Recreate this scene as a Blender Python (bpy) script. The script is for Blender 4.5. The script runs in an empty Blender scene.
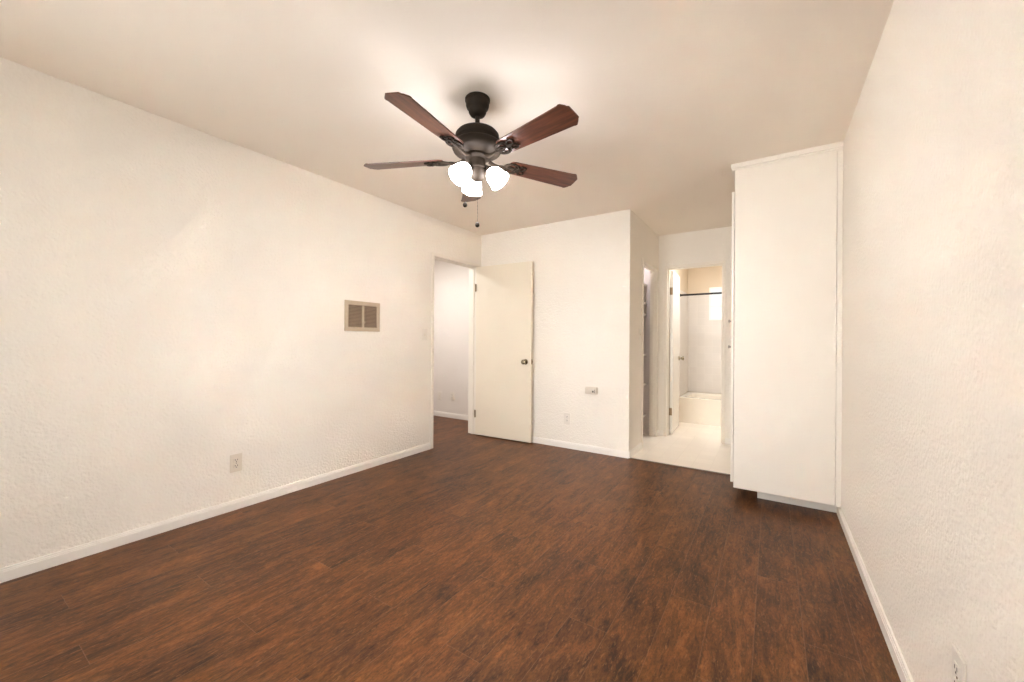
import bpy, bmesh, math, random
from mathutils import Vector, Matrix

random.seed(4)
C = bpy.context.scene.collection
scn = bpy.context.scene
PI = math.pi

# ------------------------------------------------------------------ camera, world, lights, exposure
CAM_H = 1.137
yaw, pitch, roll = math.radians(33.263), math.radians(0.0475), math.radians(0.3737)
Rv = Vector((math.cos(yaw), math.sin(yaw), 0)); Fh = Vector((-math.sin(yaw), math.cos(yaw), 0)); Uv = Vector((0, 0, 1))
F = math.cos(pitch) * Fh + math.sin(pitch) * Uv
U = -math.sin(pitch) * Fh + math.cos(pitch) * Uv
R2 = math.cos(roll) * Rv + math.sin(roll) * U
U2 = -math.sin(roll) * Rv + math.cos(roll) * U
cam_data = bpy.data.cameras.new('camera')
cam_data.sensor_width = 36.0
cam_data.lens = 395.2 / 1024 * 36.0
cam_data.clip_start = 0.02
cam = bpy.data.objects.new('camera', cam_data); C.objects.link(cam)
cam.matrix_world = Matrix(((R2.x, U2.x, -F.x, 0), (R2.y, U2.y, -F.y, 0), (R2.z, U2.z, -F.z, CAM_H), (0, 0, 0, 1)))
scn.camera = cam

vs = scn.view_settings
vs.view_transform = 'Standard'; vs.look = 'None'; vs.gamma = 1.0; vs.use_curve_mapping = False
vs.exposure = -0.03
scn.cycles.use_denoising = True
scn.cycles.sample_clamp_indirect = 0.0
scn.cycles.max_bounces = 16; scn.cycles.diffuse_bounces = 10

w = bpy.data.worlds.new('world'); scn.world = w; w.use_nodes = True
wn = w.node_tree.nodes; wl = w.node_tree.links
bg = wn['Background']
bg.inputs[1].default_value = 2.15
bg.inputs[0].default_value = (0.96, 0.98, 0.95, 1)

def area(name, loc, rot, sx, sy, power, col):
    l = bpy.data.lights.new(name, 'AREA'); l.shape = 'RECTANGLE'; l.size = sx; l.size_y = sy
    l.energy = power; l.color = col
    o = bpy.data.objects.new(name, l); C.objects.link(o); o.location = loc; o.rotation_euler = rot
    return o
# lamp added for daylight through an unseen window, to brighten the back wall
area('window_daylight_fill', (-1.35, -4.6, 1.05), (PI / 2, 0, 0), 3.0, 2.4, 255, (0.99, 0.98, 0.96))
# ceiling lights of the hall and the bathroom
area('hall_light', (-3.9, 3.3, 2.41), (0, 0, 0), 0.35, 0.35, 28, (1.0, 0.98, 0.98))
area('bathroom_light', (-0.62, 5.42, 2.41), (0, 0, 0), 0.4, 0.25, 22, (1.0, 0.99, 1.0))
area('closet_fill', (-1.258, 4.6, 2.41), (0, 0, 0), 0.03, 0.5, 4, (0.95, 0.92, 1.0))  # strip lamp added to brighten the closet interior and shelf fronts
LAMP = 46.0

# ------------------------------------------------------------------ key dimensions
XL, XR, YB, XC, YA, YF = -2.996, 0.384, 3.866, -1.16, 5.034, -0.56
H = 2.44

# ------------------------------------------------------------------ materials
def newmat(name):
    m = bpy.data.materials.new(name); m.use_nodes = True
    nt = m.node_tree; b = nt.nodes['Principled BSDF']
    return m, nt.nodes, nt.links, b
def simple(name, col, rough=0.5, metal=0.0, spec=0.5, noise=0.0, nscale=8.0, bump=0.0, bscale=200.0, bdist=0.004):
    m, N, L, b = newmat(name)
    b.inputs['Roughness'].default_value = rough; b.inputs['Metallic'].default_value = metal
    b.inputs['Specular IOR Level'].default_value = spec
    tc = N.new('ShaderNodeNewGeometry')
    n = N.new('ShaderNodeTexNoise'); n.inputs['Scale'].default_value = nscale; n.inputs['Detail'].default_value = 4
    L.new(tc.outputs['Position'], n.inputs['Vector'])
    mx = N.new('ShaderNodeMixRGB'); mx.blend_type = 'MIX'
    mx.inputs[1].default_value = (*[c * (1 - noise) for c in col], 1)
    mx.inputs[2].default_value = (*[min(1, c * (1 + noise)) for c in col], 1)
    L.new(n.outputs['Fac'], mx.inputs[0]); L.new(mx.outputs[0], b.inputs['Base Color'])
    if bump:
        n2 = N.new('ShaderNodeTexNoise'); n2.inputs['Scale'].default_value = bscale; n2.inputs['Detail'].default_value = 2
        L.new(tc.outputs['Position'], n2.inputs['Vector'])
        bp = N.new('ShaderNodeBump'); bp.inputs['Strength'].default_value = bump; bp.inputs['Distance'].default_value = bdist
        L.new(n2.outputs['Fac'], bp.inputs['Height']); L.new(bp.outputs[0], b.inputs['Normal'])
    return m

def mathn(N, L, op, a, b=None, c=None):
    n = N.new('ShaderNodeMath'); n.operation = op
    for i, v in enumerate((a, b, c)):
        if v is None: continue
        if isinstance(v, (int, float)): n.inputs[i].default_value = v
        else: L.new(v, n.inputs[i])
    return n.outputs[0]

WALLC = (0.875, 0.835, 0.765)
M = {}
M['wall'] = simple('wall_paint', WALLC, 0.62, noise=0.012, nscale=3, bump=1.0, bscale=70, spec=0.12, bdist=0.0052)
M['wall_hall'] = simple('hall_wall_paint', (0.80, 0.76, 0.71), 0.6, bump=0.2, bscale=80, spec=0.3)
M['bath_wall'] = simple('tan_bathroom_paint', (0.66, 0.56, 0.43), 0.6, bump=0.2, bscale=80, spec=0.3)
M['ceiling'] = simple('ceiling_paint', (0.88, 0.815, 0.73), 0.85, noise=0.01, nscale=2, bump=0.12, bscale=60, spec=0.15)
M['trim'] = simple('white_trim_paint', (0.88, 0.85, 0.80), 0.35)
M['jamb'] = simple('cream_trim_paint', (0.85, 0.80, 0.71), 0.4)
M['door'] = simple('cream_door_paint', (0.83, 0.76, 0.63), 0.38, noise=0.01, nscale=5)
M['bath_door'] = simple('white_gloss_door_paint', (0.82, 0.79, 0.73), 0.18)
M['cabinet'] = simple('white_cabinet_paint', (0.87, 0.83, 0.76), 0.45, noise=0.008, nscale=3)
M['bronze'] = simple('oil_rubbed_bronze', (0.024, 0.0175, 0.012), 0.6, metal=0.0, spec=0.12, noise=0.25, nscale=30)
M['iron'] = simple('matte_bronze_iron', (0.022, 0.016, 0.011), 0.8, spec=0.05)
M['black_metal'] = simple('black_metal', (0.012, 0.010, 0.009), 0.35, metal=0.5)
M['brass'] = simple('dull_brass', (0.27, 0.19, 0.11), 0.45, metal=0.7)
M['nickel'] = simple('tarnished_nickel', (0.32, 0.28, 0.2), 0.22, metal=1.0)
M['pewter'] = simple('pale_pewter', (0.42, 0.38, 0.33), 0.4)
M['box_shaded'] = simple('shaded_ivory_plastic', (0.66, 0.60, 0.51), 0.4)  # ivory plastic darkened, the box's shading put into its colour
M['plastic'] = simple('ivory_plastic', (0.74, 0.68, 0.58), 0.35)
M['plastic_white'] = simple('white_plastic', (0.80, 0.76, 0.69), 0.35)
M['slot'] = simple('dark_slot', (0.03, 0.024, 0.018), 0.6)
M['vent_frame'] = simple('tan_vent_paint', (0.50, 0.41, 0.30), 0.45, noise=0.05, nscale=40)
M['vent_slat'] = simple('brown_vent_slat', (0.30, 0.22, 0.15), 0.5, noise=0.08, nscale=60)
M['vent_dark'] = simple('vent_cavity', (0.10, 0.07, 0.045), 0.8)
M['porcelain'] = simple('white_porcelain', (0.84, 0.79, 0.70), 0.12)
M['shelf'] = simple('white_shelf', (0.80, 0.77, 0.74), 0.5)
M['closet'] = simple('closet_wall_paint', (0.70, 0.66, 0.64), 0.7)
M['strip'] = simple('threshold_strip', (0.10, 0.05, 0.028), 0.4)

def floor_wood():
    m, N, L, b = newmat('walnut_planks')
    g = N.new('ShaderNodeNewGeometry'); s = N.new('ShaderNodeSeparateXYZ'); L.new(g.outputs['Position'], s.inputs[0])
    X, Y = s.outputs[0], s.outputs[1]
    PW, PL = 0.161, 1.22
    xr = mathn(N, L, 'DIVIDE', mathn(N, L, 'ADD', X, 0.533), PW)
    row = mathn(N, L, 'FLOOR', xr); fx = mathn(N, L, 'SUBTRACT', xr, row)
    off = mathn(N, L, 'MULTIPLY_ADD', mathn(N, L, 'ADD', row, 1.0), 0.8055, 1.5)
    yr = mathn(N, L, 'DIVIDE', mathn(N, L, 'SUBTRACT', Y, off), PL)
    col = mathn(N, L, 'FLOOR', yr); fy = mathn(N, L, 'SUBTRACT', yr, col)
    idv = N.new('ShaderNodeCombineXYZ'); L.new(row, idv.inputs[0]); L.new(col, idv.inputs[1])
    wnz = N.new('ShaderNodeTexWhiteNoise'); wnz.noise_dimensions = '3D'; L.new(idv.outputs[0], wnz.inputs[0])
    # shift of the grain from plank to plank
    sh = N.new('ShaderNodeVectorMath'); sh.operation = 'SCALE'; L.new(wnz.outputs['Color'], sh.inputs[0]); sh.inputs['Scale'].default_value = 9.0
    def grain(sx, sy, detail, rough, dist=0.0):
        v = N.new('ShaderNodeVectorMath'); v.operation = 'MULTIPLY'; L.new(g.outputs['Position'], v.inputs[0]); v.inputs[1].default_value = (sx, sy, 1)
        a = N.new('ShaderNodeVectorMath'); a.operation = 'ADD'; L.new(v.outputs[0], a.inputs[0]); L.new(sh.outputs[0], a.inputs[1])
        n = N.new('ShaderNodeTexNoise'); n.inputs['Scale'].default_value = 1.0; n.inputs['Detail'].default_value = detail
        n.inputs['Roughness'].default_value = rough; n.inputs['Distortion'].default_value = dist
        L.new(a.outputs[0], n.inputs['Vector']); return n.outputs['Fac']
    g1 = grain(24, 3.6, 7, 0.72, 1.2)      # long streaks
    g2 = grain(13, 4.2, 6, 0.68, 0.8)        # blotches
    g3 = grain(90, 30, 5, 0.8)            # fine fibre
    v = mathn(N, L, 'ADD', mathn(N, L, 'MULTIPLY', g1, 0.36), mathn(N, L, 'MULTIPLY', g2, 0.42))
    v = mathn(N, L, 'ADD', v, mathn(N, L, 'MULTIPLY', g3, 0.34))
    v = mathn(N, L, 'ADD', v, mathn(N, L, 'MULTIPLY', mathn(N, L, 'SUBTRACT', wnz.outputs['Value'], 0.5), 0.05))
    r = N.new('ShaderNodeValToRGB'); L.new(v, r.inputs[0])
    e = r.color_ramp.elements
    e[0].position = 0.46; e[0].color = (0.0296, 0.0109, 0.0034, 1)
    e[1].position = 0.73; e[1].color = (0.2869, 0.1089, 0.0280, 1)
    for p_, c_ in ((0.50, (0.0696, 0.0240, 0.0066, 1)), (0.56, (0.1112, 0.0392, 0.0099, 1)), (0.63, (0.1722, 0.0618, 0.0154, 1))):
        k = e.new(p_); k.color = c_
    # dark worn flecks along the grain
    g4 = grain(55, 9, 3, 0.6, 0.5)
    fl = N.new('ShaderNodeMapRange'); L.new(g4, fl.inputs[0]); fl.inputs[1].default_value = 0.60; fl.inputs[2].default_value = 0.70; fl.inputs[4].default_value = 0.6
    dk = N.new('ShaderNodeMixRGB'); dk.blend_type = 'MIX'; L.new(fl.outputs[0], dk.inputs[0]); L.new(r.outputs[0], dk.inputs[1]); dk.inputs[2].default_value = (0.024, 0.0105, 0.0050, 1)
    g5 = grain(170, 60, 3, 0.7)
    fl2 = N.new('ShaderNodeMapRange'); L.new(g5, fl2.inputs[0]); fl2.inputs[1].default_value = 0.50; fl2.inputs[2].default_value = 0.68; fl2.inputs[4].default_value = 0.55
    dk2 = N.new('ShaderNodeMixRGB'); L.new(fl2.outputs[0], dk2.inputs[0]); L.new(dk.outputs[0], dk2.inputs[1]); dk2.inputs[2].default_value = (0.028, 0.0115, 0.0050, 1)
    g6 = grain(110, 26, 3, 0.7)
    fl3 = N.new('ShaderNodeMapRange'); L.new(g6, fl3.inputs[0]); fl3.inputs[1].default_value = 0.56; fl3.inputs[2].default_value = 0.72; fl3.inputs[4].default_value = 0.6
    dk3 = N.new('ShaderNodeMixRGB'); L.new(fl3.outputs[0], dk3.inputs[0]); L.new(dk2.outputs[0], dk3.inputs[1]); dk3.inputs[2].default_value = (0.27, 0.125, 0.045, 1)
    r = dk3
    # seams, scratched edges; bevel highlights put in as a lighter colour
    ex = mathn(N, L, 'MULTIPLY', mathn(N, L, 'MINIMUM', fx, mathn(N, L, 'SUBTRACT', 1.0, fx)), PW)
    ey = mathn(N, L, 'MULTIPLY', mathn(N, L, 'MINIMUM', fy, mathn(N, L, 'SUBTRACT', 1.0, fy)), PL)
    ed = mathn(N, L, 'MINIMUM', ex, ey)
    seam = mathn(N, L, 'LESS_THAN', ed, 0.0013)
    sf = mathn(N, L, 'MULTIPLY', seam, mathn(N, L, 'MULTIPLY_ADD', g2, 1.2, -0.15))
    mx = N.new('ShaderNodeMixRGB'); L.new(sf, mx.inputs[0]); L.new(r.outputs[0], mx.inputs[1]); mx.inputs[2].default_value = (0.20, 0.105, 0.055, 1)
    L.new(mx.outputs[0], b.inputs['Base Color'])
    rr = mathn(N, L, 'MULTIPLY_ADD', g3, 0.20, 0.32); L.new(rr, b.inputs['Roughness'])
    b.inputs['Specular IOR Level'].default_value = 0.26
    hgt = mathn(N, L, 'SUBTRACT', mathn(N, L, 'MULTIPLY', g1, 0.6), mathn(N, L, 'MULTIPLY', seam, 0.5))
    bp = N.new('ShaderNodeBump'); bp.inputs['Strength'].default_value = 0.25; bp.inputs['Distance'].default_value = 0.003
    L.new(hgt, bp.inputs['Height']); L.new(bp.outputs[0], b.inputs['Normal'])
    return m
M['floor'] = floor_wood()

def tile(name, col, grout, size, gw, rough, axes, vary=0.02):
    m, N, L, b = newmat(name)
    g = N.new('ShaderNodeNewGeometry'); s = N.new('ShaderNodeSeparateXYZ'); L.new(g.outputs['Position'], s.inputs[0])
    ds, ids = [], []
    for a in axes:
        q = mathn(N, L, 'DIVIDE', s.outputs[a], size); f = mathn(N, L, 'FRACT', q)
        ds.append(mathn(N, L, 'MINIMUM', f, mathn(N, L, 'SUBTRACT', 1.0, f))); ids.append(mathn(N, L, 'FLOOR', q))
    d = mathn(N, L, 'MINIMUM', ds[0], ds[1])
    cv = N.new('ShaderNodeCombineXYZ'); L.new(ids[0], cv.inputs[0]); L.new(ids[1], cv.inputs[1])
    wz = N.new('ShaderNodeTexWhiteNoise'); L.new(cv.outputs[0], wz.inputs[0])
    mt = N.new('ShaderNodeMixRGB'); L.new(wz.outputs['Value'], mt.inputs[0])
    mt.inputs[1].default_value = (*[c * (1 - vary) for c in col], 1); mt.inputs[2].default_value = (*[min(1, c * (1 + vary)) for c in col], 1)
    lt = mathn(N, L, 'LESS_THAN', d, gw / size)
    mx = N.new('ShaderNodeMixRGB'); L.new(lt, mx.inputs[0]); L.new(mt.outputs[0], mx.inputs[1]); mx.inputs[2].default_value = (*grout, 1)
    L.new(mx.outputs[0], b.inputs['Base Color'])
    b.inputs['Roughness'].default_value = rough
    bp = N.new('ShaderNodeBump'); bp.inputs['Strength'].default_value = 0.3; bp.inputs['Distance'].default_value = 0.002
    L.new(mathn(N, L, 'SUBTRACT', 1.0, lt), bp.inputs['Height']); L.new(bp.outputs[0], b.inputs['Normal'])
    return m
M['floor_tile'] = tile('pale_floor_vinyl', (0.86, 0.80, 0.71), (0.80, 0.74, 0.65), 0.152, 0.0025, 0.28, (0, 1), 0.03)
M['tile_y'] = tile('white_wall_tile', (0.63, 0.59, 0.545), (0.665, 0.625, 0.58), 0.108, 0.002, 0.32, (0, 2))
M['tile_x'] = tile('white_wall_tile_side', (0.63, 0.59, 0.545), (0.665, 0.625, 0.58), 0.108, 0.002, 0.32, (1, 2))

def blade_wood():
    m, N, L, b = newmat('walnut_blade')
    tc = N.new('ShaderNodeTexCoord')
    v = N.new('ShaderNodeVectorMath'); v.operation = 'MULTIPLY'; L.new(tc.outputs['Object'], v.inputs[0]); v.inputs[1].default_value = (5, 60, 5)
    n = N.new('ShaderNodeTexNoise'); n.inputs['Scale'].default_value = 1; n.inputs['Detail'].default_value = 6; n.inputs['Distortion'].default_value = 0.5
    L.new(v.outputs[0], n.inputs['Vector'])
    r = N.new('ShaderNodeValToRGB'); L.new(n.outputs['Fac'], r.inputs[0]); e = r.color_ramp.elements
    e[0].position = 0.32; e[0].color = (0.050, 0.018, 0.010, 1)
    e[1].position = 0.72; e[1].color = (0.150, 0.050, 0.026, 1)
    L.new(r.outputs[0], b.inputs['Base Color']); b.inputs['Roughness'].default_value = 0.32
    return m
M['blade'] = blade_wood()

def emit(name, col, strength, base=(0.9, 0.88, 0.84)):
    m, N, L, b = newmat(name)
    b.inputs['Base Color'].default_value = (*base, 1); b.inputs['Roughness'].default_value = 0.3
    b.inputs['Emission Color'].default_value = (*col, 1); b.inputs['Emission Strength'].default_value = strength
    return m
M['shade'] = emit('lit_frosted_glass', (1.0, 0.95, 0.98), LAMP)
M['bulb'] = emit('lit_bulb', (1.0, 0.95, 0.95), LAMP * 16)
M['frost'] = emit('frosted_window_glass', (0.80, 0.90, 1.0), 0.22, (0.50, 0.58, 0.64))

# ------------------------------------------------------------------ mesh helpers
def box(bm, x0, x1, y0, y1, z0, z1, bev=0.0, mat=None):
    vs_ = [bm.verts.new((x, y, z)) for x in (x0, x1) for y in (y0, y1) for z in (z0, z1)]
    fs = [bm.faces.new([vs_[i] for i in q]) for q in ((0, 1, 3, 2), (4, 6, 7, 5), (0, 4, 5, 1), (2, 3, 7, 6), (0, 2, 6, 4), (1, 5, 7, 3))]
    if bev:
        ed = list({e for f in fs for e in f.edges})
        bmesh.ops.bevel(bm, geom=ed, offset=bev, segments=2, profile=0.5, affect='EDGES')
    return vs_
def lathe(bm, prof, seg=32, mtx=None, cap=False, flute=0.0, nfl=0):
    rings = []
    for r, z in prof:
        ring = []
        for i in range(seg):
            a = 2 * PI * i / seg
            rr = r * (1 + flute * math.cos(nfl * a)) if nfl else r
            p = Vector((rr * math.cos(a), rr * math.sin(a), z))
            ring.append(bm.verts.new(mtx @ p if mtx else p))
        rings.append(ring)
    for a, b in zip(rings, rings[1:]):
        for i in range(seg):
            bm.faces.new((a[i], a[(i + 1) % seg], b[(i + 1) % seg], b[i]))
    if cap:
        bm.faces.new(rings[0][::-1]); bm.faces.new(rings[-1])
def tube(bm, pts, r, seg=8, closed=False):
    pts = [Vector(p) for p in pts]; n = len(pts); rings = []
    up = Vector((0.013, 0.02, 1)).normalized()
    for i, p in enumerate(pts):
        if closed: t = pts[(i + 1) % n] - pts[i - 1]
        else: t = pts[min(i + 1, n - 1)] - pts[max(i - 1, 0)]
        t.normalize()
        s = t.cross(up)
        if s.length < 1e-4: s = t.cross(Vector((1, 0, 0)))
        s.normalize(); q = s.cross(t)
        rr = r[i] if isinstance(r, (list, tuple)) else r
        rings.append([bm.verts.new(p + rr * (math.cos(2 * PI * k / seg) * s + math.sin(2 * PI * k / seg) * q)) for k in range(seg)])
    rng = range(n) if closed else range(n - 1)
    for i in rng:
        a, b = rings[i], rings[(i + 1) % n]
        for k in range(seg):
            bm.faces.new((a[k], a[(k + 1) % seg], b[(k + 1) % seg], b[k]))
    if not closed:
        bm.faces.new(rings[0][::-1]); bm.faces.new(rings[-1])
def obj(name, bm, mat, parent=None, smooth=False, mtx=None):
    bmesh.ops.recalc_face_normals(bm, faces=bm.faces)
    me = bpy.data.meshes.new(name); bm.to_mesh(me); bm.free()
    for p in me.polygons: p.use_smooth = smooth
    me.materials.append(mat)
    o = bpy.data.objects.new(name, me); C.objects.link(o)
    if parent: o.parent = parent
    if mtx is not None: o.matrix_local = mtx
    if smooth:
        try: me.set_sharp_from_angle(angle=math.radians(38))
        except Exception: pass
    return o
def boxes(name, lst, mat, parent=None, bev=0.0, kind=None, mtx=None):
    bm = bmesh.new()
    for b in lst: box(bm, *b, bev=bev)
    o = obj(name, bm, mat, parent, mtx=mtx)
    if kind: o['kind'] = kind
    return o
def S(name, lst, mat, bev=0.0): return boxes(name, lst, mat, None, bev, 'structure')
def thing(name, label, cat, loc=(0, 0, 0), rot=None, group=None, kind=None):
    o = bpy.data.objects.new(name, None); C.objects.link(o); o.location = loc
    o.empty_display_size = 0.1
    if rot is not None: o.rotation_euler = rot
    if label: o['label'] = label
    if cat: o['category'] = cat
    if group: o['group'] = group
    if kind: o['kind'] = kind
    return o

# ------------------------------------------------------------------ the room shell
T = 0.124
S('floor', [(XL - 0.001, XR, YF - 0.1, YB, -0.08, 0), (-5.3, XL - 0.001, 2.0, 4.40, -0.08, 0)], M['floor'])
S('floor_alcove', [(-1.28, XR, YB + 0.001, 6.9, -0.08, 0.0), (-2.1, -1.281, 3.99, 5.03, -0.08, 0.0)], M['floor_tile'])
S('ceiling', [(-5.3, 0.6, YF - 0.12, 7.0, H, H + 0.1)], M['ceiling'])
# opening limits (clear)
D1a, D1b, D1z = 3.050, 3.790, 2.036      # bedroom door in the left wall
D2a, D2b, D2z = 4.338, 4.932, 2.000      # closet opening in the alcove wall
D3a, D3b, D3z = -1.053, -0.463, 2.030    # bathroom door
J = 0.018
S('wall_left', [(XL - T, XL, YF - 0.12, D1a - J, 0, H), (XL - T, XL, D1b + J, 4.40, 0, H), (XL - T, XL, D1a - J, D1b + J, D1z + J, H)], M['wall'])
S('wall_back', [(XL, XC - 0.075, YB, YB + T, 0, H)], M['wall'])
T2 = 0.075
S('wall_alcove', [(XC - T2, XC, YB, D2a - J, 0, H), (XC - T2, XC, D2b + J, YA, 0, H), (XC - T2, XC, D2a - J, D2b + J, D2z + J, H)], M['wall'], bev=0.002)
S('wall_bathroom', [(XC - 0.075, D3a - J, YA, YA + 0.11, 0, H), (D3b + J, XR, YA, YA + 0.11, 0, H), (D3a - J, D3b + J, YA, YA + 0.11, D3z + J, H)], M['wall'])
S('wall_right', [(XR, XR + T, YF - 0.12, 6.9, 0, H)], M['wall'])
WX0, WX1, WZ0, WZ1 = -2.35, -0.35, 0.06, 2.22  # unseen window behind the camera, opening enlarged for the light it lets in
S('wall_front', [(XL, WX0, YF - 0.12, YF, 0, H), (WX1, XR, YF - 0.12, YF, 0, H), (WX0, WX1, YF - 0.12, YF, 0, WZ0), (WX0, WX1, YF - 0.12, YF, WZ1, H)], M['wall'])
wf = 0.05
S('window_1', [(WX0, WX1, YF - 0.09, YF - 0.03, WZ0, WZ0 + wf), (WX0, WX1, YF - 0.09, YF - 0.03, WZ1 - wf, WZ1), (WX0, WX0 + wf, YF - 0.09, YF - 0.03, WZ0 + wf, WZ1 - wf), (WX1 - wf, WX1, YF - 0.09, YF - 0.03, WZ0 + wf, WZ1 - wf), ((WX0 + WX1) / 2 - .025, (WX0 + WX1) / 2 + .025, YF - 0.09, YF - 0.03, WZ0 + wf, WZ1 - wf)], M['trim'])
# hall beyond the bedroom door
S('wall_hall', [(-5.3, XL, 4.40, 4.52, 0, H), (-5.42, -5.3, 2.0, 4.52, 0, H), (-5.3, XL - T, 1.88, 2.0, 0, H)], M['wall_hall'])
S('baseboard_hall', [(-5.3, XL - T, 4.388, 4.40, 0, 0.055), (-5.3, XL - T, 4.392, 4.40, 0.055, 0.068)], M['trim'])
# closet behind the alcove wall
S('wall_closet', [(-2.2, -2.1, 3.99, 5.034, 0, H), (-2.1, XC - 0.075, 5.0, 5.034, 0, H)], M['closet'])
# bathroom
S('wall_shower', [(-1.22, -1.115, YA + 0.11, 6.9, 0, H),
                  (-1.115, -0.806, 6.80, 6.9, 0, H), (-0.206, XR, 6.80, 6.9, 0, H), (-0.806, -0.206, 6.80, 6.9, 0, 1.485), (-0.806, -0.206, 6.80, 6.9, 1.99, H)], M['bath_wall'])
S('wall_tile_back', [(-1.105, -0.806, 6.79, 6.80, 0.36, 1.90), (-0.206, XR - .01, 6.79, 6.80, 0.36, 1.90), (-0.806, -0.206, 6.79, 6.80, 0.36, 1.485)], M['tile_y'])
S('wall_tile_left', [(-1.115, -1.105, 6.03, 6.80, 0.36, 1.90)], M['tile_x'])
S('wall_tile_right', [(XR - .01, XR, 6.03, 6.80, 0.36, 1.90)], M['tile_x'])
w2 = thing('window_2', None, None, (-0.506, 6.84, 1.485), kind='structure')
boxes('frame', [(-.3, .3, -.04, .0, 0, .022), (-.3, .3, -.04, .0, .483, .505), (-.3, -.278, -.04, .0, .022, .483), (.278, .3, -.04, .0, .022, .483), (-.278, .278, -.04, 0, .204, .222)], M['trim'], w2)
boxes('pane', [(-.28, .28, -.022, -.016, .02, .485)], M['frost'], w2)

# baseboards with a stepped cap
def bb(name, segs):
    bm = bmesh.new()
    for (ax, p, d, a, b_) in segs:
        for t, z0, z1 in ((0.013, 0, 0.048), (0.0105, 0.048, 0.056), (0.007, 0.056, 0.064)):
            q0, q1 = (p, p + d * t) if d > 0 else (p - t, p)
            if ax == 'X': box(bm, q0, q1, a, b_, z0, z1)
            else: box(bm, a, b_, q0, q1, z0, z1)
    o = obj(name, bm, M['trim']); o['kind'] = 'structure'
bb('baseboard_left', [('X', XL, 1, YF, D1a - 0.042)])
bb('baseboard_back', [('Y', YB, -1, XL, XC + 0.013)])
bb('baseboard_right', [('X', XR, -1, YF, 3.40)])
bb('baseboard_alcove', [('X', XC, 1, YB, D2a - 0.036), ('X', XC, 1, D2b + .036, YA), ('Y', YA, -1, XC + .013, D3a - .04), ('Y', YA, -1, D3b + .036, -0.24)])
bb('baseboard_front', [('Y', YF, 1, XL, XR)])

# door frames (jamb lining, stop and narrow casing)
def frame(name, ax, p0, p1, a, b_, z, cw, faces):
    """lining of an opening running along the other axis from a to b; p0..p1 = wall faces"""
    bm = bmesh.new()
    def bx(q0, q1, s0, s1, z0, z1):
        if ax == 'X': box(bm, q0, q1, s0, s1, z0, z1, bev=0.0015)
        else: box(bm, s0, s1, q0, q1, z0, z1, bev=0.0015)
    bx(p0, p1, a - J, a, 0, z); bx(p0, p1, b_, b_ + J, 0, z); bx(p0, p1, a - J, b_ + J, z, z + J)
    mid = (p0 + p1) / 2
    for s0, s1 in ((a, a + .01), (b_ - .01, b_)): bx(mid - .02, mid + .015, s0, s1, 0, z - .01)
    bx(mid - .02, mid + .015, a, b_, z - .01, z)
    for q0, q1 in faces:
        bx(q0, q1, a - cw, a - .004, 0, z + .004); bx(q0, q1, b_ + .004, b_ + cw, 0, z + .004); bx(q0, q1, a - cw, b_ + cw, z + .004, z + cw)
    o = obj(name, bm, M['jamb']); o['kind'] = 'structure'; return o
f1 = frame('trim_1', 'X', XL - T, XL, D1a, D1b, D1z, 0.036, [(XL, XL + .011), (XL - T - .011, XL - T)])
boxes('strike_plate', [(-3.07, -3.03, D1a, D1a + .002, 0.865, 0.92)], M['brass'], f1)
f2 = frame('trim_2', 'X', XC - T2, XC, D2a, D2b, D2z, 0.034, [(XC, XC + .011)])
f3 = frame('trim_3', 'Y', YA, YA + .11, D3a, D3b, D3z, 0.034, [(YA - .011, YA)])
S('trim_4', [(XC + .001, -0.2, YB - .022, YB + .012, 0.0, 0.006)], M['strip'], bev=0.002)

# ------------------------------------------------------------------ doors
def knob_bm(mtx):
    bm = bmesh.new()
    lathe(bm, [(0.001, 0), (.031, 0), (.032, .003), (.028, .008), (.013, .011), (.0115, .03), (.019, .036), (.0265, .046), (.028, .055), (.024, .063), (.012, .067), (.0005, .0675)], 20, mtx)
    return bm
d1 = thing('door_1', None, None, (-2.985, 3.788, 0.012), (0, 0, math.radians(2.3)), kind='structure')
boxes('door_panel', [(0, 0.757, -0.035, 0, 0, 2.018)], M['door'], d1, bev=0.0015)
obj('door_knob', knob_bm(Matrix.Translation((0.688, -0.035, 0.897)) @ Matrix.Rotation(PI / 2, 4, 'X')), M['nickel'], d1, True)
obj('door_knob', knob_bm(Matrix.Translation((0.688, 0.0, 0.897)) @ Matrix.Rotation(-PI / 2, 4, 'X') @ Matrix.Scale(0.85, 4, (0, 0, 1))), M['nickel'], d1, True)
boxes('latch', [(0.755, 0.759, -0.029, -0.006, 0.87, 0.925), (0.757, 0.766, -0.023, -0.012, 0.889, 0.905)], M['brass'], d1)
for z in (0.25, 1.768):
    bm = bmesh.new(); lathe(bm, [(.006, -.045), (.006, .045)], 10, Matrix.Translation((-.006, -0.041, z)), True)
    box(bm, -.014, 0.004, -.0385, -.0352, z - .044, z + .044)
    obj('hinge', bm, M['brass'], d1)
d2 = thing('door_2', None, None, (-1.047, 5.150, 0.012), (0, 0, math.radians(92.8)), kind='structure')
boxes('door_panel', [(0, 0.585, -0.035, 0, 0, 2.01)], M['bath_door'], d2, bev=0.0015)
obj('door_knob', knob_bm(Matrix.Translation((0.525, -0.035, 0.912)) @ Matrix.Rotation(PI / 2, 4, 'X')), M['nickel'], d2, True)
for z in (0.27, 1.757):
    bm = bmesh.new(); lathe(bm, [(.006, -.045), (.006, .045)], 10, Matrix.Translation((-.006, 0.001, z)), True)
    box(bm, -.003, 0.0005, -.03, 0.0, z - .045, z + .045)
    obj('hinge', bm, M['brass'], d2)

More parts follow.
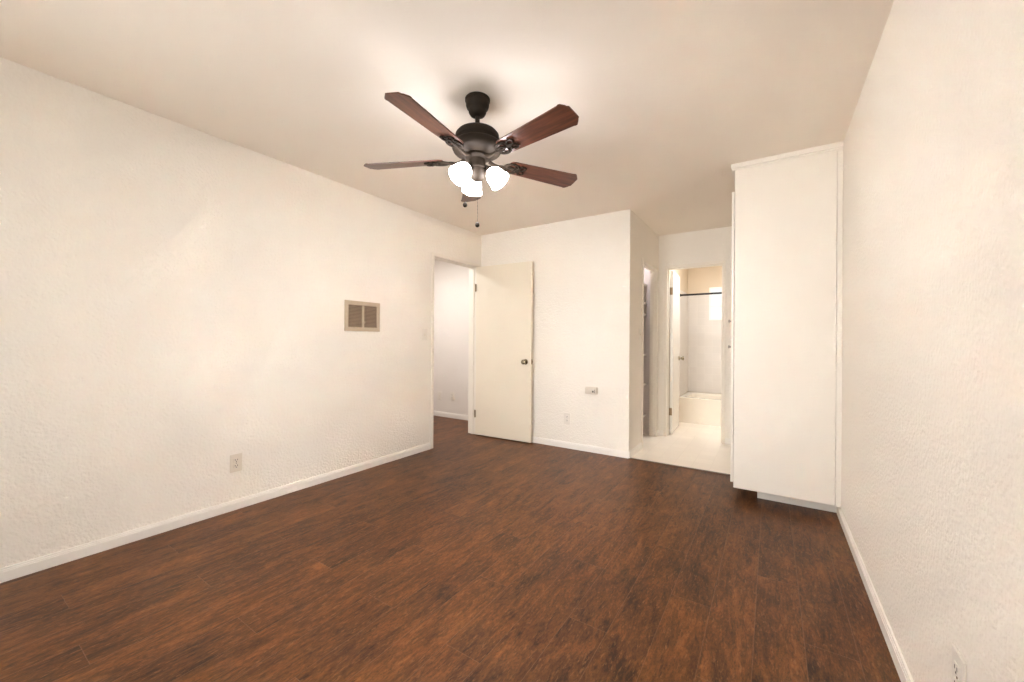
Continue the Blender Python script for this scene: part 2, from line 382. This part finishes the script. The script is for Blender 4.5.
# ------------------------------------------------------------------ ceiling fan
FX, FY = -1.327, 1.670
fan = thing('ceiling_fan', 'dark bronze ceiling fan with five walnut blades and three lit glass shades', 'ceiling fan', (FX, FY, H))
def lz(name, prof, mat, parent=fan, seg=40):
    bm = bmesh.new(); lathe(bm, prof, seg, None); return obj(name, bm, mat, parent, True)
lz('canopy', [(.001, -.0005), (.064, -.0005), (.067, -.004), (.067, -.014), (.063, -.018), (.062, -.040), (.058, -.052), (.050, -.058), (.0485, -.062), (.047, -.076), (.039, -.089), (.026, -.095), (.014, -.096)], M['bronze'])
lz('downrod', [(.0125, -.095), (.0125, -.150), (.02, -.153), (.022, -.165)], M['bronze'], seg=20)
lz('motor_housing', [(.018, -.160), (.045, -.164), (.080, -.172), (.104, -.184), (.116, -.198), (.1175, -.206), (.1175, -.222), (.112, -.228), (.110, -.236), (.114, -.242), (.128, -.248), (.134, -.256), (.134, -.272), (.126, -.288), (.105, -.300), (.07, -.306), (.04, -.306)], M['bronze'])
lz('switch_housing', [(.03, -.300), (.060, -.306), (.062, -.318), (.052, -.326), (.046, -.33), (.046, -.365), (.05, -.368), (.05, -.376), (.044, -.38), (.040, -.41), (.036, -.428), (.022, -.44), (.008, -.446), (.001, -.447)], M['bronze'])

# one blade, its scrolled iron
def blade_mesh():
    bm = bmesh.new()
    r0, r1 = 0.185, 0.636
    out = [(r0, .034), (r0 + .012, .046), (r0 + .03, .0505), (r1 - .046, .0660), (r1 - .038, .0690), (r1 - .028, .0670), (r1 - .012, .0500), (r1 - .010, .0430), (r1 - .001, .0370), (r1, .0320)]
    pts = out + [(x, -y) for x, y in out[::-1]]
    lo = [bm.verts.new((x, y, -.003)) for x, y in pts]; hi = [bm.verts.new((x, y, .003)) for x, y in pts]
    bm.faces.new(lo[::-1]); bm.faces.new(hi)
    n = len(pts)
    for i in range(n): bm.faces.new((lo[i], lo[(i + 1) % n], hi[(i + 1) % n], hi[i]))
    return bm
def iron_mesh():
    bm = bmesh.new()
    def loop(cx, cy, ax, ay, z, r, n=26, rot=0):
        pts = []
        for i in range(n):
            a = 2 * PI * i / n; x, y = ax * math.cos(a), ay * math.sin(a)
            pts.append((cx + x * math.cos(rot) - y * math.sin(rot), cy + x * math.sin(rot) + y * math.cos(rot), z))
        tube(bm, pts, r, 7, True)
    zz = -.008
    # arm from the motor out to the blade
    tube(bm, [(.070, 0, .004), (.095, 0, -.010), (.12, 0, -.014), (.145, 0, -.010), (.165, 0, zz)], [.010, .010, .009, .009, .008], 10)
    loop(.205, 0, .048, .040, zz, .0048)               # outer scroll
    loop(.196, .010, .030, .022, zz, .0042, rot=.4)    # inner scrolls
    loop(.196, -.010, .030, .022, zz, .0042, rot=-.4)
    loop(.262, .014, .028, .015, zz, .0042, rot=.45)
    loop(.262, -.014, .028, .015, zz, .0042, rot=-.45)
    tube(bm, [(.16, 0, zz), (.2, 0, zz - .001), (.25, 0, zz)], .005, 8)
    for x, y in ((.222, 0), (.262, .030), (.262, -.030)):
        lathe(bm, [(.0005, -.006), (.006, -.005), (.0075, 0), (.006, .006), (.0005, .006)], 12, Matrix.Translation((x, y, zz + .001)))
    return bm
ZB = 2.112 - H
first_blade = None
for k in range(5):
    az = math.radians(-83.6 - 72 * k)
    mt = Matrix.Translation((0, 0, ZB)) @ Matrix.Rotation(az, 4, 'Z') @ Matrix.Rotation(math.radians(-12.5), 4, 'X')
    if first_blade is None:
        bl = obj('blade', blade_mesh(), M['blade'], fan, mtx=mt); ir = obj('blade_iron', iron_mesh(), M['iron'], bl, True); first_blade = (bl, ir)
    else:
        bl = first_blade[0].copy(); C.objects.link(bl); bl.parent = fan; bl.matrix_local = mt
        ir = first_blade[1].copy(); C.objects.link(ir); ir.parent = bl

# light kit: three arms, each with socket cup, fluted glass bell and bulb
def arm_mesh():
    bm = bmesh.new()
    tube(bm, [(.030, 0, .010), (.042, 0, .020), (.053, 0, .021), (.061, 0, .014), (.066, 0, .004)], .0065, 10)
    mtx = Matrix.Translation((.062, 0, .006)) @ Matrix.Rotation(math.radians(TILT), 4, 'Y')
    lathe(bm, [(.0005, -.004), (.017, -.003), (.022, .004), (.0245, .016), (.0255, .026), (.023, .027), (.0005, .024)], 20, mtx)
    return bm
TILT = 138    # lathe +z axis turned outwards and downwards
def shade_mesh():
    bm = bmesh.new()
    mtx = Matrix.Translation((.062, 0, .006)) @ Matrix.Rotation(math.radians(TILT), 4, 'Y')
    prof = [(.023, .016), (.029, .021), (.038, .031), (.045, .046), (.048, .062), (.050, .078), (.054, .092), (.0575, .100)]
    inner = [(r - .003, z) for r, z in prof[::-1]]
    lathe(bm, prof + inner, 48, mtx, flute=0.018, nfl=16)
    return bm
def bulb_mesh():
    bm = bmesh.new()
    mtx = Matrix.Translation((.062, 0, .006)) @ Matrix.Rotation(math.radians(TILT), 4, 'Y')
    lathe(bm, [(.001, .020), (.012, .022), (.013, .034), (.021, .047), (.026, .060), (.023, .074), (.013, .083), (.0005, .086)], 20, mtx)
    return bm
fa = None
for azd in (141, 261, 21):
    mt = Matrix.Translation((0, 0, -.388)) @ Matrix.Rotation(math.radians(azd), 4, 'Z')
    if fa is None:
        a = obj('lamp_arm', arm_mesh(), M['bronze'], fan, True, mt)
        s_ = obj('lamp_shade', shade_mesh(), M['shade'], a, True); b_ = obj('bulb', bulb_mesh(), M['bulb'], a, True)
        s_['label'] = 'lit white fluted glass bell shade'
        fa = (a, s_, b_)
    else:
        a = fa[0].copy(); C.objects.link(a); a.parent = fan; a.matrix_local = mt
        for src in fa[1:]:
            c = src.copy(); C.objects.link(c); c.parent = a
for (dx, dy, z0, zb) in ((-.054, -.034, -.40, 1.870 - H), (.001, .004, -.44, 1.763 - H)):
    bm = bmesh.new()
    x0, y0 = (dx * .62, dy * .62)
    n = 26
    tube(bm, [(x0 + (dx - x0) * min(1, i / 5), y0 + (dy - y0) * min(1, i / 5), z0 + (zb - z0) * i / n) for i in range(n + 1)], [.0011 if i % 2 else .0006 for i in range(n + 1)], 6)
    ch = obj('pull_chain', bm, M['bronze'], fan, True)
    bm = bmesh.new()
    lathe(bm, [(.0005, .015), (.005, .0135), (.0095, .007), (.012, -.001), (.0105, -.008), (.006, -.0125), (.0005, -.014)], 16, Matrix.Translation((dx, dy, zb)))
    obj('bob', bm, M['bronze'], ch, True)

# ------------------------------------------------------------------ built-in wardrobe beside the right wall
wx0, wy = -0.226, 3.297
wd = thing('wardrobe', 'tall white built-in wardrobe against the right wall with a recessed toe kick', 'wardrobe', (0.08, 4.1, 0))
L0 = Vector((0.08, 4.1, 0))
def rel(b): return (b[0] - L0.x, b[1] - L0.x, b[2] - L0.y, b[3] - L0.y, b[4], b[5])
boxes('body', [rel((wx0, 0.352, wy, YA - .003, 0.083, 2.405))], M['cabinet'], wd, bev=0.002)
boxes('filler_strip', [rel((0.354, XR - .001, wy + .002, wy + .05, 0.079, 2.405))], M['cabinet'], wd, bev=0.001)
boxes('crown_moulding', [rel((-0.252, XR - .001, wy - .014, wy + .006, 2.405, H - .001)), rel((-0.252, -0.232, wy + .006, YA - .003, 2.405, H - .001)), rel((-0.243, XR - .001, wy - .007, wy + .006, 2.392, 2.405))], M['cabinet'], wd, bev=0.002)
boxes('toe_kick', [rel((-0.080, XR - .001, 3.415, YA - .003, 0.0, 0.083))], M['cabinet'], wd, bev=0.002)
cw_ = (YA - .01 - wy - .004) / 3
for zi, (z0, z1, kz) in enumerate(((0.121, 1.199, 1.106), (1.203, 2.24, 1.296))):
    for c_ in range(3):
        y0 = wy + .004 + c_ * cw_
        dr = boxes('door', [rel((wx0 - .020, wx0 - .003, y0, y0 + cw_ - .004, z0, z1))], M['cabinet'], wd, bev=0.0015)
        bm = bmesh.new()
        lathe(bm, [(.0005, 0), (.009, .0), (.006, .005), (.006, .010), (.011, .014), (.012, .018), (.008, .022), (.0005, .023)], 16,
              Matrix.Translation((wx0 - .020 - L0.x, y0 + (.035 if c_ != 1 else cw_ - .04) - L0.y, kz)) @ Matrix.Rotation(-PI / 2, 4, 'Y'))
        obj('knob', bm, M['pewter'], dr, True)

# ------------------------------------------------------------------ wall fittings
def wallframe(loc, facing):
    """local x along the wall, y out of the wall, z up"""
    return (loc, (0, 0, {'+X': -PI / 2, '-X': PI / 2, '-Y': PI, '+Y': 0}[facing]))
def outlet(loc, facing, label, mat, scale=1.0):
    l, r = wallframe(loc, facing)
    t = thing('wall_outlet', label, 'outlet', l, r)
    boxes('cover_plate', [(-.036, .036, 0.0005, .006, -.059, .059)], mat, t, bev=0.0022)
    for z in (-.0195, .0195):
        rc = boxes('receptacle', [(-.0165, .0165, .0055, .0085, z - .0135, z + .0135)], mat, t, bev=0.002)
        boxes('slot', [(-.0085, -.0055, .0075, .0089, z - .002, z + .008), (.0055, .0085, .0075, .0089, z - .002, z + .007), (-.0028, .0028, .0075, .0089, z - .0105, z - .0055)], M['slot'], rc)
    bm = bmesh.new(); lathe(bm, [(.003, .0055), (.003, .0072), (.0005, .0075)], 10, Matrix.Rotation(-PI / 2, 4, 'X'))
    obj('screw', bm, M['nickel'], t)
    return t
outlet((XL, 1.203, 0.311), '+X', 'ivory duplex outlet low on the long left wall', M['plastic'])
outlet((-1.822, YB, 0.316), '-Y', 'small white outlet on the back wall below the horizontal box', M['plastic_white'])
outlet((XR, 1.385, 0.335), '-X', 'outlet low on the textured right wall near the camera', M['plastic_white'])
outlet((-3.932, 4.40, 0.324), '-Y', 'outlet on the pale hall wall seen through the open doorway', M['plastic_white'])

l, r = wallframe((-4.19, 4.40, 0.31), '-Y')
jk = thing('phone_jack', 'faint blank plate on hall wall beside the left door jamb', 'wall plate', l, r)
boxes('cover_plate', [(-.036, .036, 0.0005, .006, -.059, .059)], M['plastic_white'], jk, bev=0.0022)
boxes('socket', [(-.008, .008, .0055, .0085, -.008, .008)], M['plastic'], jk, bev=0.001)

def switch(loc, facing, label):
    l, r = wallframe(loc, facing)
    t = thing('light_switch', label, 'light switch', l, r)
    boxes('cover_plate', [(-.036, .036, 0.0005, .006, -.058, .058)], M['plastic_white'], t, bev=0.0022)
    bm = bmesh.new()
    box(bm, -.006, .006, .005, .0075, -.013, .013, bev=.001)
    v = box(bm, -.004, .004, .006, .018, -.010, .000)
    obj('toggle', bm, M['plastic'], t)
    return t
switch((XL, 2.915, 1.20), '+X', 'white toggle switch on left wall beside the bedroom door frame')
switch((XC, 4.21, 1.22), '+X', 'white toggle switch on the alcove wall before the closet opening')

l, r = wallframe((-1.545, YB, 0.634), '-Y')
wb = thing('phone_box', 'small horizontal ivory wall box with a socket, mid height on back wall', 'wall box', l, r)
bm = bmesh.new(); box(bm, -.062, .062, 0.0005, .042, -.034, .034, bev=.008); obj('housing', bm, M['box_shaded'], wb, True)
boxes('back_plate', [(-.066, .066, 0.0002, .006, -.038, .038)], M['plastic'], wb, bev=.002)
boxes('socket', [(-.034, -.019, .0415, .0432, -.014, .004)], M['slot'], wb)
boxes('switch_button', [(-.047, -.043, .0415, .0438, -.020, .018)], M['slot'], wb)

# return air grille
l, r = wallframe((XL, 2.176, 1.346), '+X')
vg = thing('wall_vent', 'tan two-panel louvred air vent on the left wall', 'vent', l, r)
bm = bmesh.new()
W2, H2 = 0.177, 0.130
box(bm, -W2, W2, .0005, .012, H2 - .034, H2, bev=.002); box(bm, -W2, W2, .0005, .012, -H2, -H2 + .034, bev=.002)
box(bm, -W2, -W2 + .033, .0005, .012, -H2 + .034, H2 - .034, bev=.002); box(bm, W2 - .033, W2, .0005, .012, -H2 + .034, H2 - .034, bev=.002)
box(bm, -.010, .010, .0005, .013, -H2 + .034, H2 - .034, bev=.002)
obj('frame', bm, M['vent_frame'], vg)
boxes('backing', [(-W2 + .033, W2 - .033, .0005, .0015, -H2 + .034, H2 - .034)], M['vent_dark'], vg)
for x0, x1 in ((-W2 + .033, -.010), (.010, W2 - .033)):
    bm = bmesh.new(); n = 16
    for i in range(n):
        z = -H2 + .034 + (i + .5) * (2 * H2 - .068) / n
        q = [(x0, .002, z + .004), (x1, .002, z + .004), (x1, .010, z - .005), (x0, .010, z - .005)]
        a = [bm.verts.new(p) for p in q]; b2 = [bm.verts.new((p[0], p[1], p[2] + .0014)) for p in q]
        bm.faces.new(a); bm.faces.new(b2[::-1])
        for k in range(4): bm.faces.new((a[k], a[(k + 1) % 4], b2[(k + 1) % 4], b2[k]))
    obj('louvre_panel', bm, M['vent_slat'], vg)
bm = bmesh.new(); box(bm, -.016, -.004, .011, .02, -.06, -.045, bev=.002); obj('damper_lever', bm, M['vent_frame'], vg)

# ------------------------------------------------------------------ closet shelves
sh0 = None
zs = (0.24, 0.62, 0.98, 1.47, 1.61, 1.84)
names = ('lowest', 'second lowest', 'third', 'fourth', 'second highest', 'highest')
for z, nm in zip(zs, names):
    if sh0 is None: o = boxes('closet_shelf', [(-.32, .32, -.48, .48, -.011, .011)], M['shelf'], None, bev=.001); sh0 = o
    else: o = sh0.copy(); C.objects.link(o)
    o.location = (-1.605, 4.515, z)
    o['label'] = 'white linen shelf inside the narrow closet, %s of six' % nm; o['category'] = 'shelf'; o['group'] = 'linen shelves in the closet'

# ------------------------------------------------------------------ bathroom: tub and curtain rod
tub = thing('bathtub', 'white bathtub with a plain apron seen through the bathroom door', 'bathtub', (-0.37, 6.41, 0))
def rrect(hx, hy, r, n=6):
    pts = []
    for cx, cy, a0 in ((hx - r, hy - r, 0), (-hx + r, hy - r, 90), (-hx + r, -hy + r, 180), (hx - r, -hy + r, 270)):
        for i in range(n + 1):
            a = math.radians(a0 + 90 * i / n); pts.append((cx + r * math.cos(a), cy + r * math.sin(a)))
    return pts
bm = bmesh.new()
rings = []
for hx, hy, r_, z in ((.733, .372, .01, 0.0), (.733, .372, .01, .335), (.735, .374, .012, .350), (.728, .368, .016, .357), (.66, .30, .10, .357), (.648, .288, .10, .348), (.60, .25, .10, .10), (.55, .21, .10, .06)):
    rings.append([bm.verts.new((x, y, z)) for x, y in rrect(hx, hy, r_)])
for a, b2 in zip(rings, rings[1:]):
    n = len(a)
    for i in range(n): bm.faces.new((a[i], a[(i + 1) % n], b2[(i + 1) % n], b2[i]))
bm.faces.new(rings[-1])
obj('basin', bm, M['porcelain'], tub, True)
bm = bmesh.new(); lathe(bm, [(.0005, .004), (.02, .004), (.024, .0)], 18, Matrix.Translation((.42, 0, .06))); obj('drain', bm, M['nickel'], tub, True)

rod = thing('shower_rod', 'black shower curtain rod across the tub above the tiles', 'curtain rod', (-0.366, 6.07, 1.815))
bm = bmesh.new(); tube(bm, [(-.735, 0, 0), (.735, 0, 0)], .0135, 14); obj('pole', bm, M['black_metal'], rod, True)
for s in (-1, 1):
    bm = bmesh.new()
    lathe(bm, [(.0005, 0), (.03, 0), (.03, .004), (.018, .010), (.016, .02)], 18, Matrix.Translation((s * .738, 0, 0)) @ Matrix.Rotation(-s * PI / 2, 4, 'Y'))
    obj('flange', bm, M['black_metal'], rod, True)
